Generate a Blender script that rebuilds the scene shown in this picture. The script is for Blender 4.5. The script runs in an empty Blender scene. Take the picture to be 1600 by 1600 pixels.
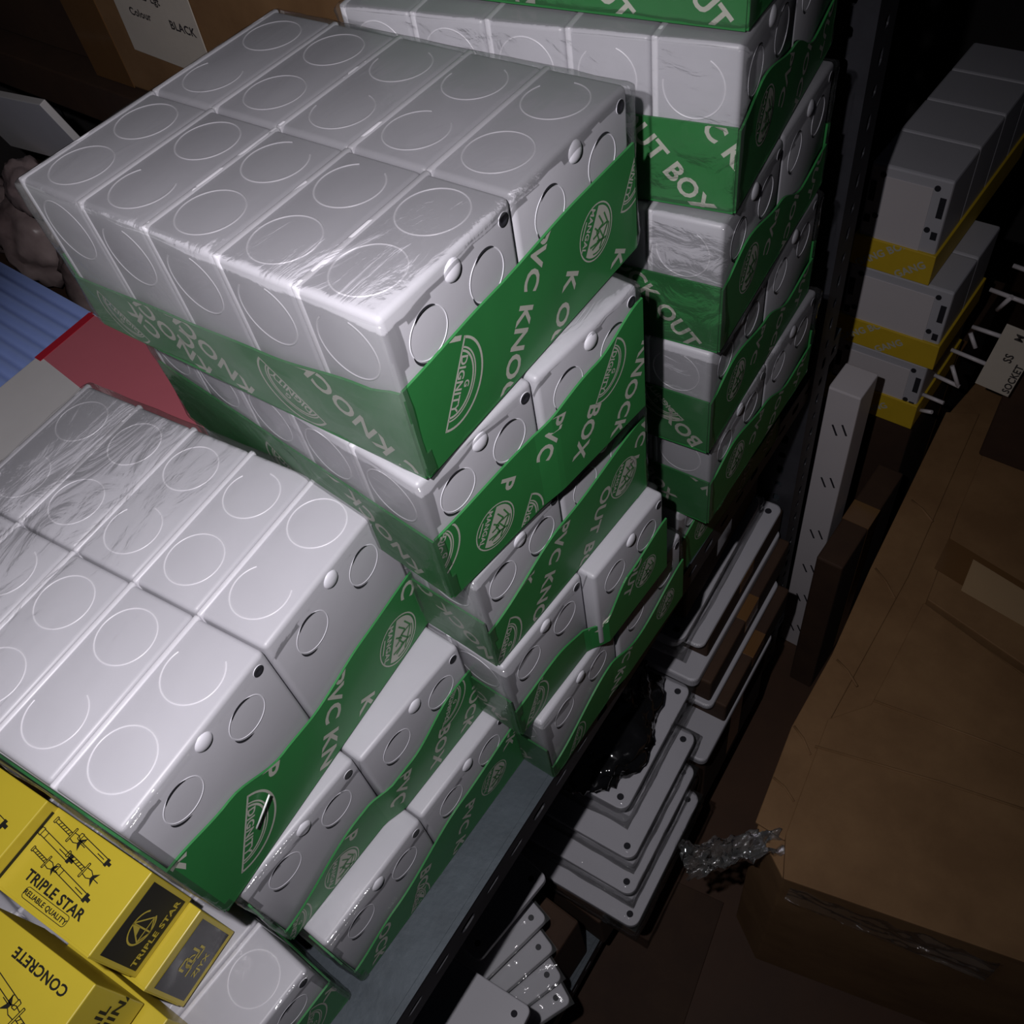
import bpy, bmesh, math, random
from mathutils import Matrix, Vector, noise
random.seed(7)
S = 0.1            # working unit is one decimetre
ZO = 7.2           # shelf top stands this far above the floor
scn = bpy.context.scene
COL = scn.collection

# ------------------------------------------------------------ camera, world, light, exposure
cd = bpy.data.cameras.new('camera'); cam = bpy.data.objects.new('camera', cd); COL.objects.link(cam)
cd.sensor_width = 36; cd.lens = 1419.94/1600*36; cd.clip_start = 0.01; cd.clip_end = 50
CM = Matrix(((0.7857054527, -0.4184603654, 0.4555851887), (0.6042063586, 0.6770847014, -0.4201082996), (-0.1326710889, 0.6053488496, 0.7848255555)))
CP = Vector((2.91012507, -1.54763202, 7.2676361))
mw = CM.to_4x4(); mw.translation = (CP+Vector((0, 0, ZO)))*S
cam.matrix_world = mw; scn.camera = cam

w = bpy.data.worlds.new('dark_store'); scn.world = w; w.use_nodes = True
w.node_tree.nodes['Background'].inputs[0].default_value = (.55, .6, .8, 1)
w.node_tree.nodes['Background'].inputs[1].default_value = .006

def cam_off(dx, dy, dz):
    return CP + CM @ Vector((dx, dy, dz))
ld = bpy.data.lights.new('phone_flash', 'SPOT'); lo = bpy.data.objects.new('phone_flash', ld); COL.objects.link(lo)
ld.energy = 13.6; ld.color = (1.0, .965, 1.0); ld.shadow_soft_size = .006; ld.spot_size = math.radians(124); ld.spot_blend = 1.0
LP = cam_off(-.85, .55, 0); lo.location = (LP+Vector((0, 0, ZO)))*S
aim = Vector((-1.0, -.2, 3.1)); d = (aim-LP).normalized()
lo.rotation_euler = d.to_track_quat('-Z', 'Y').to_euler()

vs = scn.view_settings; vs.view_transform = 'Standard'; vs.look = 'None'; vs.gamma = 1; vs.use_curve_mapping = False; vs.exposure = 0.0
scn.cycles.transparent_max_bounces = 24

# ------------------------------------------------------------ materials
def mat(name, col, rough=.5, noise_amt=.0, scale=30, bump=0., bscale=80, metal=0., col2=None, spec=.5, coat=0.):
    m = bpy.data.materials.new(name); m.use_nodes = True
    nt = m.node_tree; b = nt.nodes['Principled BSDF']
    b.inputs['Base Color'].default_value = (*col, 1); b.inputs['Roughness'].default_value = rough
    b.inputs['Metallic'].default_value = metal; b.inputs['Specular IOR Level'].default_value = spec
    b.inputs['Coat Weight'].default_value = coat; b.inputs['Coat Roughness'].default_value = .12
    tc = nt.nodes.new('ShaderNodeTexCoord')
    if noise_amt or col2:
        n = nt.nodes.new('ShaderNodeTexNoise'); n.inputs['Scale'].default_value = scale; n.inputs['Detail'].default_value = 8; n.inputs['Roughness'].default_value = .65
        nt.links.new(tc.outputs['Object'], n.inputs['Vector'])
        r = nt.nodes.new('ShaderNodeValToRGB'); r.color_ramp.elements[0].position = .35; r.color_ramp.elements[1].position = .68
        c2 = col2 or tuple(c*(1-noise_amt) for c in col)
        r.color_ramp.elements[0].color = (*c2, 1); r.color_ramp.elements[1].color = (*col, 1)
        nt.links.new(n.outputs['Fac'], r.inputs[0]); nt.links.new(r.outputs[0], b.inputs['Base Color'])
    if bump:
        n2 = nt.nodes.new('ShaderNodeTexNoise'); n2.inputs['Scale'].default_value = bscale; n2.inputs['Detail'].default_value = 4
        bp = nt.nodes.new('ShaderNodeBump'); bp.inputs['Strength'].default_value = bump; bp.inputs['Distance'].default_value = .002
        nt.links.new(tc.outputs['Object'], n2.inputs['Vector']); nt.links.new(n2.outputs['Fac'], bp.inputs['Height']); nt.links.new(bp.outputs[0], b.inputs['Normal'])
    return m

PVC = mat('grey_pvc', (.455, .448, .485), .42, .05, 14, .04, 60)
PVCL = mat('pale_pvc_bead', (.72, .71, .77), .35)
PVCR = mat('pvc_edge_highlight', (.60, .59, .63), .38)  # lighter than the box plastic: highlights painted onto beads and rims
SLIT = mat('open_slit', (.012, .012, .018), .8)
GREEN = mat('green_card', (.026, .195, .048), .5, .18, 9, .08, 35, coat=.12)
PRINT = mat('pale_print', (.46, .46, .40), .55)
GREENP = mat('green_print', (.045, .2, .055), .55)
STEEL = mat('galvanised_steel', (.065, .082, .098), .5, .25, 25, .15, 120, metal=.3)
DSTEEL = mat('dark_shaded_steel', (.05, .05, .06), .5, .3, 20, .1, 90, metal=.2)  # the lip's shade put into the steel colour; uprights and posts share it
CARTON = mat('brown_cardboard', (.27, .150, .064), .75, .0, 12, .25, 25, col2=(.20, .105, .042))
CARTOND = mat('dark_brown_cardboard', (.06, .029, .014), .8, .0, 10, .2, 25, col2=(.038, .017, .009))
TAPE = mat('brown_tape', (.17, .085, .032), .22, .15, 8, .35, 18, coat=.6)
YEL = mat('yellow_card', (.60, .47, .035), .42, .06, 12, .06, 30, coat=.15)
BLKP = mat('black_print', (.016, .015, .012), .55, 0, 1, .05, 30, spec=.25)
BLKG = mat('black_glossy_print', (.014, .013, .013), .2, 0, 1, .7, 9, coat=.35, spec=.3)
WHITE = mat('white_card', (.72, .70, .70), .6, .06, 15)
PINK = mat('pink_card_print', (.62, .16, .20), .55, .05, 10)
RED = mat('red_card_edge', (.50, .02, .04), .45)
BLUE = mat('blue_corrugated', (.34, .46, .90), .4, .1, 6)
GANGY = mat('yellow_band_card', (.62, .42, .02), .6, .12, 20)
BAGB = mat('black_plastic', (.008, .008, .009), .12, 0, 1, .8, 25, coat=1)
FLOORM = mat('floor_brown', (.075, .033, .015), .7, 0, 4, .3, 9, col2=(.045, .020, .010))
WALLM = mat('dark_wall', (.05, .045, .045), .9, .3, 3)
PAPER = mat('off_white_paper', (.62, .56, .48), .7, .08, 20)
INK = mat('dark_ink', (.04, .035, .035), .7)
CHROME = mat('bright_staple', (.92, .92, .94), .35, metal=.15)
BAGP = mat('dusty_plastic_bag', (.50, .40, .39), .35, 0, 5, .6, 14, col2=(.22, .15, .15))
TRIMW = mat('white_plastic', (.60, .56, .58), .4, .04, 10)

def film_mat(name, sheen=.06, gloss=.5, bump=.5, bscale=22, tint=(1, 1, 1)):
    m = bpy.data.materials.new(name); m.use_nodes = True; nt = m.node_tree; nt.nodes.clear()
    out = nt.nodes.new('ShaderNodeOutputMaterial'); tr = nt.nodes.new('ShaderNodeBsdfTransparent'); tr.inputs[0].default_value = (*tint, 1)
    gl = nt.nodes.new('ShaderNodeBsdfGlossy'); gl.inputs['Roughness'].default_value = .07
    df = nt.nodes.new('ShaderNodeBsdfDiffuse'); df.inputs[0].default_value = (.75, .78, .78, 1)
    tc = nt.nodes.new('ShaderNodeTexCoord'); mp = nt.nodes.new('ShaderNodeMapping'); mp.inputs['Scale'].default_value = (1, .45, 1.3)
    mp.inputs['Rotation'].default_value = (.3, .2, .6)
    n = nt.nodes.new('ShaderNodeTexNoise'); n.inputs['Scale'].default_value = bscale; n.inputs['Detail'].default_value = 6; n.inputs['Distortion'].default_value = 1.2
    bp = nt.nodes.new('ShaderNodeBump'); bp.inputs['Strength'].default_value = bump; bp.inputs['Distance'].default_value = .004
    L = nt.links
    L.new(tc.outputs['Object'], mp.inputs[0]); L.new(mp.outputs[0], n.inputs['Vector']); L.new(n.outputs['Fac'], bp.inputs['Height'])
    L.new(bp.outputs[0], gl.inputs['Normal'])
    fr = nt.nodes.new('ShaderNodeFresnel'); fr.inputs[0].default_value = 1.45; L.new(bp.outputs[0], fr.inputs['Normal'])
    mu = nt.nodes.new('ShaderNodeMath'); mu.operation = 'MULTIPLY'; mu.inputs[1].default_value = gloss; L.new(fr.outputs[0], mu.inputs[0])
    n3 = nt.nodes.new('ShaderNodeTexNoise'); n3.inputs['Scale'].default_value = 9; n3.inputs['Detail'].default_value = 5; L.new(mp.outputs[0], n3.inputs['Vector'])
    mr = nt.nodes.new('ShaderNodeMapRange'); mr.inputs[1].default_value = .4; mr.inputs[2].default_value = .75; mr.inputs[3].default_value = sheen*.35; mr.inputs[4].default_value = sheen*2  # mottled pale diffuse part paints the reflection on the film
    L.new(n3.outputs['Fac'], mr.inputs[0])
    m1 = nt.nodes.new('ShaderNodeMixShader'); m2 = nt.nodes.new('ShaderNodeMixShader')
    L.new(mr.outputs[0], m1.inputs[0]); L.new(tr.outputs[0], m1.inputs[1]); L.new(df.outputs[0], m1.inputs[2])
    L.new(mu.outputs[0], m2.inputs[0]); L.new(m1.outputs[0], m2.inputs[1]); L.new(gl.outputs[0], m2.inputs[2]); L.new(m2.outputs[0], out.inputs[0])
    return m
FILM = film_mat('shrink_film', .03, .55, .45, 34)
FILMM = film_mat('sheen_shrink_film', .10, .5, .5, 26)  # stronger painted reflection, a pale veil in the film colour
TAPEC = film_mat('clear_crumpled_tape', .10, 8, 1.0, 55, (.85, .8, .72))

# ------------------------------------------------------------ helpers
def tag(o, label=None, cat=None, group=None, kind=None):
    if label: o['label'] = label
    if cat: o['category'] = cat
    if group: o['group'] = group
    if kind: o['kind'] = kind
    return o
def V(x, y, z): return Vector((x, y, z))
def empty(name, loc, rz=0, rx=0, ry=0):
    o = bpy.data.objects.new(name, None); COL.objects.link(o); o.empty_display_size = .03
    o.location = V(loc[0], loc[1], loc[2]+ZO)*S; o.rotation_euler = (rx, ry, rz); return o
def mesh_of(name, bm, mats, smooth=False):
    me = bpy.data.meshes.new(name); bmesh.ops.scale(bm, vec=(S, S, S), verts=bm.verts); bm.to_mesh(me); bm.free()
    for m in (mats if isinstance(mats, (list, tuple)) else [mats]): me.materials.append(m)
    if smooth:
        for p in me.polygons: p.use_smooth = True
    return me
def put(name, me, parent, loc=(0, 0, 0), rot=(0, 0, 0)):
    o = bpy.data.objects.new(name, me); COL.objects.link(o); o.parent = parent
    o.location = Vector(loc)*S; o.rotation_euler = rot; return o
def part(name, bm, m, parent, loc=(0, 0, 0), rot=(0, 0, 0), smooth=False):
    return put(name, mesh_of(name, bm, m, smooth), parent, loc, rot)
def solo(name, bm, m, smooth=False):
    """a thing that is one mesh, modelled in room coordinates; origin goes to the middle of its base"""
    xs = [v.co.x for v in bm.verts]; ys = [v.co.y for v in bm.verts]; zs = [v.co.z for v in bm.verts]
    c = V((min(xs)+max(xs))/2, (min(ys)+max(ys))/2, min(zs))
    bmesh.ops.translate(bm, vec=-c, verts=bm.verts)
    o = bpy.data.objects.new(name, mesh_of(name, bm, m, smooth)); COL.objects.link(o); o.location = (c+V(0, 0, ZO))*S; return o
def box(bm, x0, x1, y0, y1, z0, z1, bev=0, seg=2, M=None, mi=0):
    t = bmesh.new(); bmesh.ops.create_cube(t, size=1)
    for v in t.verts: v.co = V(x0+(v.co.x+.5)*(x1-x0), y0+(v.co.y+.5)*(y1-y0), z0+(v.co.z+.5)*(z1-z0))
    if bev: bmesh.ops.bevel(t, geom=t.edges[:], offset=bev, segments=seg, profile=.5, affect='EDGES')
    if M: t.transform(M)
    join(bm, t, mi); return bm
def join(bm, t, mi=0):
    vm = {v: bm.verts.new(v.co) for v in t.verts}
    for f in t.faces:
        try:
            g = bm.faces.new([vm[v] for v in f.verts]); g.material_index = mi if mi else f.material_index; g.smooth = f.smooth
        except ValueError: pass
    t.free()
def prism(bm, pts, z0, z1, bev=0, mi=0, M=None):
    t = bmesh.new(); a = [t.verts.new((p[0], p[1], z0)) for p in pts]; b = [t.verts.new((p[0], p[1], z1)) for p in pts]; n = len(pts)
    t.faces.new(a[::-1]); t.faces.new(b)
    for i in range(n): t.faces.new((a[i], a[(i+1) % n], b[(i+1) % n], b[i]))
    bmesh.ops.recalc_face_normals(t, faces=t.faces)
    if bev: bmesh.ops.bevel(t, geom=t.edges[:], offset=bev, segments=2, profile=.5, affect='EDGES')
    if M: t.transform(M)
    join(bm, t, mi); return bm
def rounded_rect(cx, cy, a, b, r, n=5):
    pts = []
    for (sx, sy, a0) in ((1, 1, 0), (-1, 1, 90), (-1, -1, 180), (1, -1, 270)):
        for k in range(n+1):
            t = math.radians(a0+90*k/n); pts.append((cx+sx*(a-r)+r*math.cos(t), cy+sy*(b-r)+r*math.sin(t)))
    return pts
def tube(bm, pts, r, n=8, mi=0):
    rings = []
    for i, p in enumerate(pts):
        p = Vector(p); d = (Vector(pts[min(i+1, len(pts)-1)])-Vector(pts[max(i-1, 0)])).normalized()
        u = d.orthogonal().normalized(); w_ = d.cross(u)
        rings.append([bm.verts.new(p+r*(math.cos(2*math.pi*k/n)*u+math.sin(2*math.pi*k/n)*w_)) for k in range(n)])
    for a, b in zip(rings, rings[1:]):
        # keep the twist low
        s = min(range(n), key=lambda s: sum((a[k].co-b[(k+s) % n].co).length for k in range(0, n, 2)))
        for k in range(n):
            f = bm.faces.new((a[k], a[(k+1) % n], b[(k+1+s) % n], b[(k+s) % n])); f.material_index = mi; f.smooth = True
    bm.faces.new(rings[0][::-1]).material_index = mi; bm.faces.new(rings[-1]).material_index = mi

# ------------------------------------------------------------ flat printing: text, arcs, strokes in a 2D (s,t) plane
_txt = {}
def text_tris(s):
    if s not in _txt:
        c = bpy.data.curves.new('t', 'FONT'); c.body = s; c.size = 1; c.offset = .028; c.resolution_u = 3; c.space_character = 1.06
        o = bpy.data.objects.new('t', c); COL.objects.link(o)
        dg = bpy.context.evaluated_depsgraph_get(); me = o.evaluated_get(dg).to_mesh()
        vs_ = [(v.co.x, v.co.y) for v in me.vertices]; fs = [tuple(p.vertices) for p in me.polygons]
        bpy.data.objects.remove(o); bpy.data.curves.remove(c); _txt[s] = (vs_, fs)
    return _txt[s]
CAP = .73
def e_text(t, s, cap, x, y, ang, mi=0, center=False, wide=1.0):
    vs_, fs = text_tris(s); k = cap/CAP; c, n = math.cos(ang), math.sin(ang)
    w_ = max(v[0] for v in vs_)*k*wide; ox = -w_/2 if center else 0
    vv = []
    for (a, b) in vs_:
        a = a*k*wide+ox; b = b*k-cap/2; vv.append(t.verts.new((x+a*c-b*n, y+a*n+b*c, 0)))
    for f in fs:
        try: t.faces.new([vv[i] for i in f]).material_index = mi
        except ValueError: pass
def e_poly(t, pts, mi=0):
    try: t.faces.new([t.verts.new((p[0], p[1], 0)) for p in pts]).material_index = mi
    except ValueError: pass
def e_stroke(t, pts, wd, mi=0):
    for a, b in zip(pts, pts[1:]):
        dx, dy = b[0]-a[0], b[1]-a[1]; l = math.hypot(dx, dy) or 1; nx, ny = -dy/l*wd/2, dx/l*wd/2
        e_poly(t, [(a[0]+nx, a[1]+ny), (a[0]-nx, a[1]-ny), (b[0]-nx, b[1]-ny), (b[0]+nx, b[1]+ny)], mi)
def arc(cx, cy, rx, ry, a0, a1, n=24):
    return [(cx+rx*math.cos(math.radians(a0+(a1-a0)*k/n)), cy+ry*math.sin(math.radians(a0+(a1-a0)*k/n))) for k in range(n+1)]
def xf(pts, x, y, ang, k=1):
    c, n = math.cos(ang), math.sin(ang); return [(x+(a*c-b*n)*k, y+(a*n+b*c)*k) for a, b in pts]
def e_dome(t, x, y, ang, k=1.0):
    """half-round mark: outer dome, double inner dome, base line, DIGNITY along the base and a G above"""
    T = lambda p: xf(p, x, y, ang, k)
    e_stroke(t, T(arc(0, -.09, .24, .21, 0, 180)), .014*k); e_stroke(t, T([(-.247, -.09), (.247, -.09)]), .012*k)
    e_stroke(t, T(arc(0, -.09, .19, .155, 0, 180)), .009*k); e_stroke(t, T(arc(0, -.09, .172, .137, 0, 180)), .012*k)
    p = xf([(0, -.055)], x, y, ang, k)[0]; e_text(t, 'DIGNITY', .052*k, p[0], p[1], ang, 0, True)
    p = xf([(0, .005)], x, y, ang, k)[0]; e_text(t, 'G', .04*k, p[0], p[1], ang, 0, True)
def e_disc(t, x, y, ang, k=1.0):
    """round mark: ring, pale field with dark brush strokes, MANGAL on its lower rim"""
    T = lambda p: xf(p, x, y, ang, k)
    e_stroke(t, T(arc(0, 0, .165, .165, 0, 360, 36)), .009*k)
    e_poly(t, T(arc(0, 0, .148, .148, -18, 198, 26)))
    e_stroke(t, T(arc(0, .0, .127, .127, 10, 120)), .008*k, 1)
    for st in ([(-.09, -.02), (-.05, .05), (.0, .0), (.05, .06), (.1, .0)], [(-.06, .09), (-.02, .02), (.03, .1), (.05, .03)],
               [(-.11, .03), (-.06, .1), (.09, .08)], [(-.02, -.03), (.0, .03), (.04, -.02)], [(.02, .12), (.09, -.03)]):
        e_stroke(t, T(st), .011*k, 1)
    p = xf([(0, -.088)], x, y, ang, k)[0]; e_text(t, 'MANGAL', .042*k, p[0], p[1], ang, 0, True)
    e_stroke(t, T([(-.05, -.135), (.05, -.135)]), .01*k)
def clip(t, x0, x1, y0, y1):
    for co, no in (((x0, 0, 0), (-1, 0, 0)), ((x1, 0, 0), (1, 0, 0)), ((0, y0, 0), (0, -1, 0)), ((0, y1, 0), (0, 1, 0))):
        bmesh.ops.bisect_plane(t, geom=t.verts[:]+t.edges[:]+t.faces[:], plane_co=co, plane_no=no, clear_outer=True)
PI = math.pi
def draw(elems, rect, hfun=None):
    """elems -> clipped flat bmesh in (s,t,0)"""
    t = bmesh.new()
    for e in elems:
        k = e[0]
        if k == 'T': e_text(t, e[1], e[2], e[3], e[4], e[5], e[6] if len(e) > 6 else 0)
        elif k == 'C': e_text(t, e[1], e[2], e[3], e[4], e[5], e[6] if len(e) > 6 else 0, True)
        elif k == 'dome': e_dome(t, *e[1:])
        elif k == 'disc': e_disc(t, *e[1:])
        elif k == 'S': e_stroke(t, e[1], e[2], e[3] if len(e) > 3 else 0)
        elif k == 'P': e_poly(t, e[1], e[2] if len(e) > 2 else 0)
    clip(t, *rect)
    if hfun:
        for v in t.verts: v.co.y = min(v.co.y, hfun(v.co.x)-.004)
    # strokes of the second colour sit a hair above the first
    for f in t.faces:
        if f.material_index == 1:
            for v in f.verts: v.co.z = .0025
    return t

# ------------------------------------------------------------ room shell
def room():
    def slab(n, *a):
        bm = bmesh.new(); box(bm, *a[:6]); o = solo(n, bm, a[6]); o['kind'] = 'structure'
    slab('floor', -17, 12, -9, 18, -7.7, -7.2, FLOORM)
    slab('wall_left', -17.6, -17, -9, 18, -7.2, 18, WALLM)
    slab('wall_far', -17, 12, 18, 18.6, -7.2, 18, WALLM)
room()

# ------------------------------------------------------------ slotted steel rack
EX0, ESL = .665, -.062
def edge_x(y): return EX0+ESL*y
def plate_with_holes(bm, L, Hh, holes, th, mapf, mi=0):
    """strip 0..L by 0..Hh, divided in cells; each hole=(centre, centre, half-length, half-height) is open"""
    holes = sorted(holes); cuts = [0]+[(a[0]+b[0])/2 for a, b in zip(holes, holes[1:])]+[L]
    def q(pts):
        for dz in (0,):
            vs0 = [bm.verts.new(mapf(p[0], p[1], 0)) for p in pts]; vs1 = [bm.verts.new(mapf(p[0], p[1], -th)) for p in pts]
            bm.faces.new(vs0).material_index = mi; bm.faces.new(vs1[::-1]).material_index = mi
    for i, h in enumerate(holes):
        a, b = cuts[i], cuts[i+1]; cx, cy, hx, hy = h; n = 12
        rim = [(cx+hx*math.copysign(abs(math.cos(t))**.6, math.cos(t)), cy+hy*math.copysign(abs(math.sin(t))**.6, math.sin(t))) for t in [2*math.pi*k/n+math.pi/n for k in range(n)]]
        def outer(t):
            dx, dy = math.cos(t), math.sin(t); kx = ((b-cx) if dx > 0 else (cx-a))/max(abs(dx), 1e-6); ky = ((Hh-cy) if dy > 0 else cy)/max(abs(dy), 1e-6); k = min(kx, ky)
            return (cx+dx*k, cy+dy*k)
        cor = sorted([(math.atan2(Y-cy, X-cx) % (2*math.pi), (X, Y)) for X in (a, b) for Y in (0, Hh)])
        angs = [2*math.pi*k/n+math.pi/n for k in range(n)]
        for k in range(n):
            t0, t1 = angs[k], angs[(k+1) % n]; t1 = t1 if t1 > t0 else t1+2*math.pi
            mid = [c for (g, c) in cor if t0 < g < t1 or t0 < g+2*math.pi < t1]
            q([rim[k], outer(t0)]+mid+[outer(t1), rim[(k+1) % n]])
        r0 = [bm.verts.new(mapf(p[0], p[1], 0)) for p in rim]; r1 = [bm.verts.new(mapf(p[0], p[1], -th)) for p in rim]
        for k in range(n): bm.faces.new((r0[k], r1[k], r1[(k+1) % n], r0[(k+1) % n])).material_index = mi
    for Y in (0, Hh):
        a = [mapf(0, Y, 0), mapf(L, Y, 0), mapf(L, Y, -th), mapf(0, Y, -th)]
        bm.faces.new([bm.verts.new(p) for p in a]).material_index = mi
    for X in (0, L):
        a = [mapf(X, 0, 0), mapf(X, Hh, 0), mapf(X, Hh, -th), mapf(X, 0, -th)]
        bm.faces.new([bm.verts.new(p) for p in a]).material_index = mi

def rack():
    ang = math.atan(-ESL)
    r = empty('slotted_steel_rack', (EX0, 0, -7.2), ang)
    tag(r, 'dark slotted steel shelving rack that carries the green-banded packs', 'shelf rack')
    y0, y1 = -4.2, 6.4; D = 3.4
    for nm, zt, ym in (('shelf_deck', 7.2, y1), ('lower_shelf_deck', 1.2, y1)):
        bm = bmesh.new(); box(bm, -D, 0, y0, ym, zt-.06, zt-.002); 
        o = part(nm, bm, STEEL, r)
        # front lip with a row of slots
        n = int((ym-y0)/.34); hs = [((k+.5)*(ym-y0)/n, .19, .085, .028 if k % 3 else .05) for k in range(n)]
        bm = bmesh.new(); plate_with_holes(bm, ym-y0, .38, hs, .03, lambda a, b, c, y0=y0, zt=zt: V(.03+c, y0+a, zt-.38+b))
        part('slotted_front_lip', bm, DSTEEL, r)
        bm = bmesh.new(); box(bm, -.075, -.03, y0, ym, zt-.34, zt-.07); part('inner_return', bm, STEEL, r)
        bm = bmesh.new(); box(bm, -.02, .035, y0, ym, zt-.012, zt+.001, .004); part('lip_edge', bm, STEEL, r)
    # uprights: L profile with keyhole rows, one in view, the back pair behind the load
    def upright(x, y, sx, name='upright'):
        n = 52; hs = [((k+.5)*14.6/n, .22, .075 if k % 2 else .05, .045) for k in range(n)]
        bm = bmesh.new()
        plate_with_holes(bm, 14.6, .45, hs, .03, lambda a, b, c: V(x+c*sx, y+b, a))
        plate_with_holes(bm, 14.6, .45, hs, .03, lambda a, b, c: V(x-sx*b, y+c, a))
        part(name, bm, DSTEEL, r)
    upright(.06, 5.62, 1); upright(-D, 5.62, -1)
    bm = bmesh.new(); box(bm, -.33, -.12, 5.68, 5.72, .2, 7.0); part('backing_plate', bm, STEEL, r)  # lighter plate added behind the upright's holes
    return r
rack()

# ------------------------------------------------------------ packs of knock-out boxes
LP5 = 2.524; HP = .990; TB = LP5/5
def ring_mesh(r, slits=False, bead=.0095, start=0, sweep=360):
    bm = bmesh.new(); n = 44; a0 = math.radians(start); sw = math.radians(sweep)
    prof = [(-bead, 0), (-bead*.6, bead*.75), (bead*.6, bead*.75), (bead, 0)]
    rows = []
    for k in range(n+1):
        t = a0+sw*k/n; rows.append([bm.verts.new(((r+p[0])*math.cos(t), (r+p[0])*math.sin(t), p[1])) for p in prof])
    for a, b in zip(rows, rows[1:]):
        for j in range(3):
            f = bm.faces.new((a[j], b[j], b[j+1], a[j+1])); f.smooth = True
    if slits:
        for (c0, c1, wd) in ((58, 125, .013), (195, 258, .013)):
            m = 12; p0 = []; p1 = []
            for k in range(m+1):
                t = math.radians(c0+(c1-c0)*k/m); ww = wd*math.sin(math.pi*(k+.25)/(m+.5))**.7
                p0.append(bm.verts.new(((r+.004)*math.cos(t), (r+.004)*math.sin(t), .0085))); p1.append(bm.verts.new(((r+.004+ww)*math.cos(t), (r+.004+ww)*math.sin(t), .0085)))
            for k in range(m): bm.faces.new((p0[k], p0[k+1], p1[k+1], p1[k])).material_index = 1
    return bm
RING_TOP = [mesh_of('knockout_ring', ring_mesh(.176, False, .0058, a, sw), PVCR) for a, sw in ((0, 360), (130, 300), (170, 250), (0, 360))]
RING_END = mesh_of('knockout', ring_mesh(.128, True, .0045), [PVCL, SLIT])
def dome_mesh(r, h, hole=False):
    bm = bmesh.new(); n = 20; prev = None; R = 5
    for j in range(R+1):
        t = math.pi/2*j/R; rr = r*math.cos(t) if j < R else 0
        z = h*math.sin(t)
        if hole: z = .002+.006*math.sin(t*2)
        row = [bm.verts.new((rr*math.cos(2*math.pi*k/n), rr*math.sin(2*math.pi*k/n), z)) for k in range(n)] if j < R else [bm.verts.new((0, 0, z))]*n
        if prev:
            for k in range(n):
                vs_ = [prev[k], prev[(k+1) % n]]+([row[(k+1) % n], row[k]] if j < R else [row[0]])
                f = bm.faces.new(vs_); f.smooth = True
                if hole and j > 1: f.material_index = 1
        prev = row
    return bm
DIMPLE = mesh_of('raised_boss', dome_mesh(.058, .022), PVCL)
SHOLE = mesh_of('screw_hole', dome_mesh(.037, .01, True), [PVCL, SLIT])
_body = {}
def body_mesh(t, w_, h):
    key = (round(t, 3), round(w_, 3), round(h, 3))
    if key not in _body:
        bm = bmesh.new(); box(bm, -t+.006, -.006, .006, w_-.006, 0, h, .032, 3)
        box(bm, -t+.002, -t+.042, .0, w_, -.004, h+.007, .012, 2, None, 1)       # open rim of the box, a little proud, paler to paint its edge highlight
        for f in bm.faces: f.smooth = True
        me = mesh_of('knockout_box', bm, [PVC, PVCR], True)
        _body[key] = me
    return _body[key]
def interp(prof, s):
    if s <= prof[0][0]: return prof[0][1]
    for (a, b), (c, d_) in zip(prof, prof[1:]):
        if s <= c: 
            u = (s-a)/(c-a); u = u*u*(3-2*u); return b+(d_-b)*u
    return prof[-1][1]
RX = Matrix.Rotation(math.pi/2, 3, 'X'); 
ROT_NY = (math.pi/2, 0, 0)                    # local z -> -Y, x -> +X, y -> +Z
ROT_PX = (math.pi/2, 0, math.pi/2)            # local z -> +X, x -> +Y, y -> +Z
def stepx(s, w1, far):
    return far*max(0, min(1, (s-w1+.08)/.16))
def tray(parent, L, W, hX, hY, w1=1., far=.0):
    """card tray: four walls with uneven top edges, and a floor"""
    bm = bmesh.new(); th = .014; g = .004
    def wall(p0, p1, prof, n, out):
        rows = []
        for k in range(n+1):
            s = k/n; P = Vector(p0).lerp(Vector(p1), s); h = prof(s)
            if out.x > .5: P = P+V(stepx(s*W, w1, far), 0, 0)
            rows.append([P+V(0, 0, .004)+out*0, P+V(0, 0, h), P+out*th+V(0, 0, h), P+out*th+V(0, 0, .004)])
        rv = [[bm.verts.new(c) for c in r_] for r_ in rows]
        for a, b in zip(rv, rv[1:]):
            for j in range(4): bm.faces.new((a[j], b[j], b[(j+1) % 4], a[(j+1) % 4]))
        bm.faces.new(rv[0]); bm.faces.new(rv[-1][::-1])
    wall((g, -g, 0), (g, W+g, 0), lambda s: interp(hX, s*W), 40, V(1, 0, 0))
    wall((-L-g, -g, 0), (g, -g, 0), lambda s: interp(hY, s*L), 40, V(0, -1, 0))
    wall((-L-g, W+g, 0), (g, W+g, 0), lambda s: .5, 2, V(0, 1, 0))
    wall((-L-g, -g, 0), (-L-g, W+g, 0), lambda s: .5, 2, V(-1, 0, 0))
    box(bm, -L-g, g, -g, W+g, .004, .016)
    bmesh.ops.recalc_face_normals(bm, faces=bm.faces)
    return part('cardboard_tray', bm, GREEN, parent)
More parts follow.
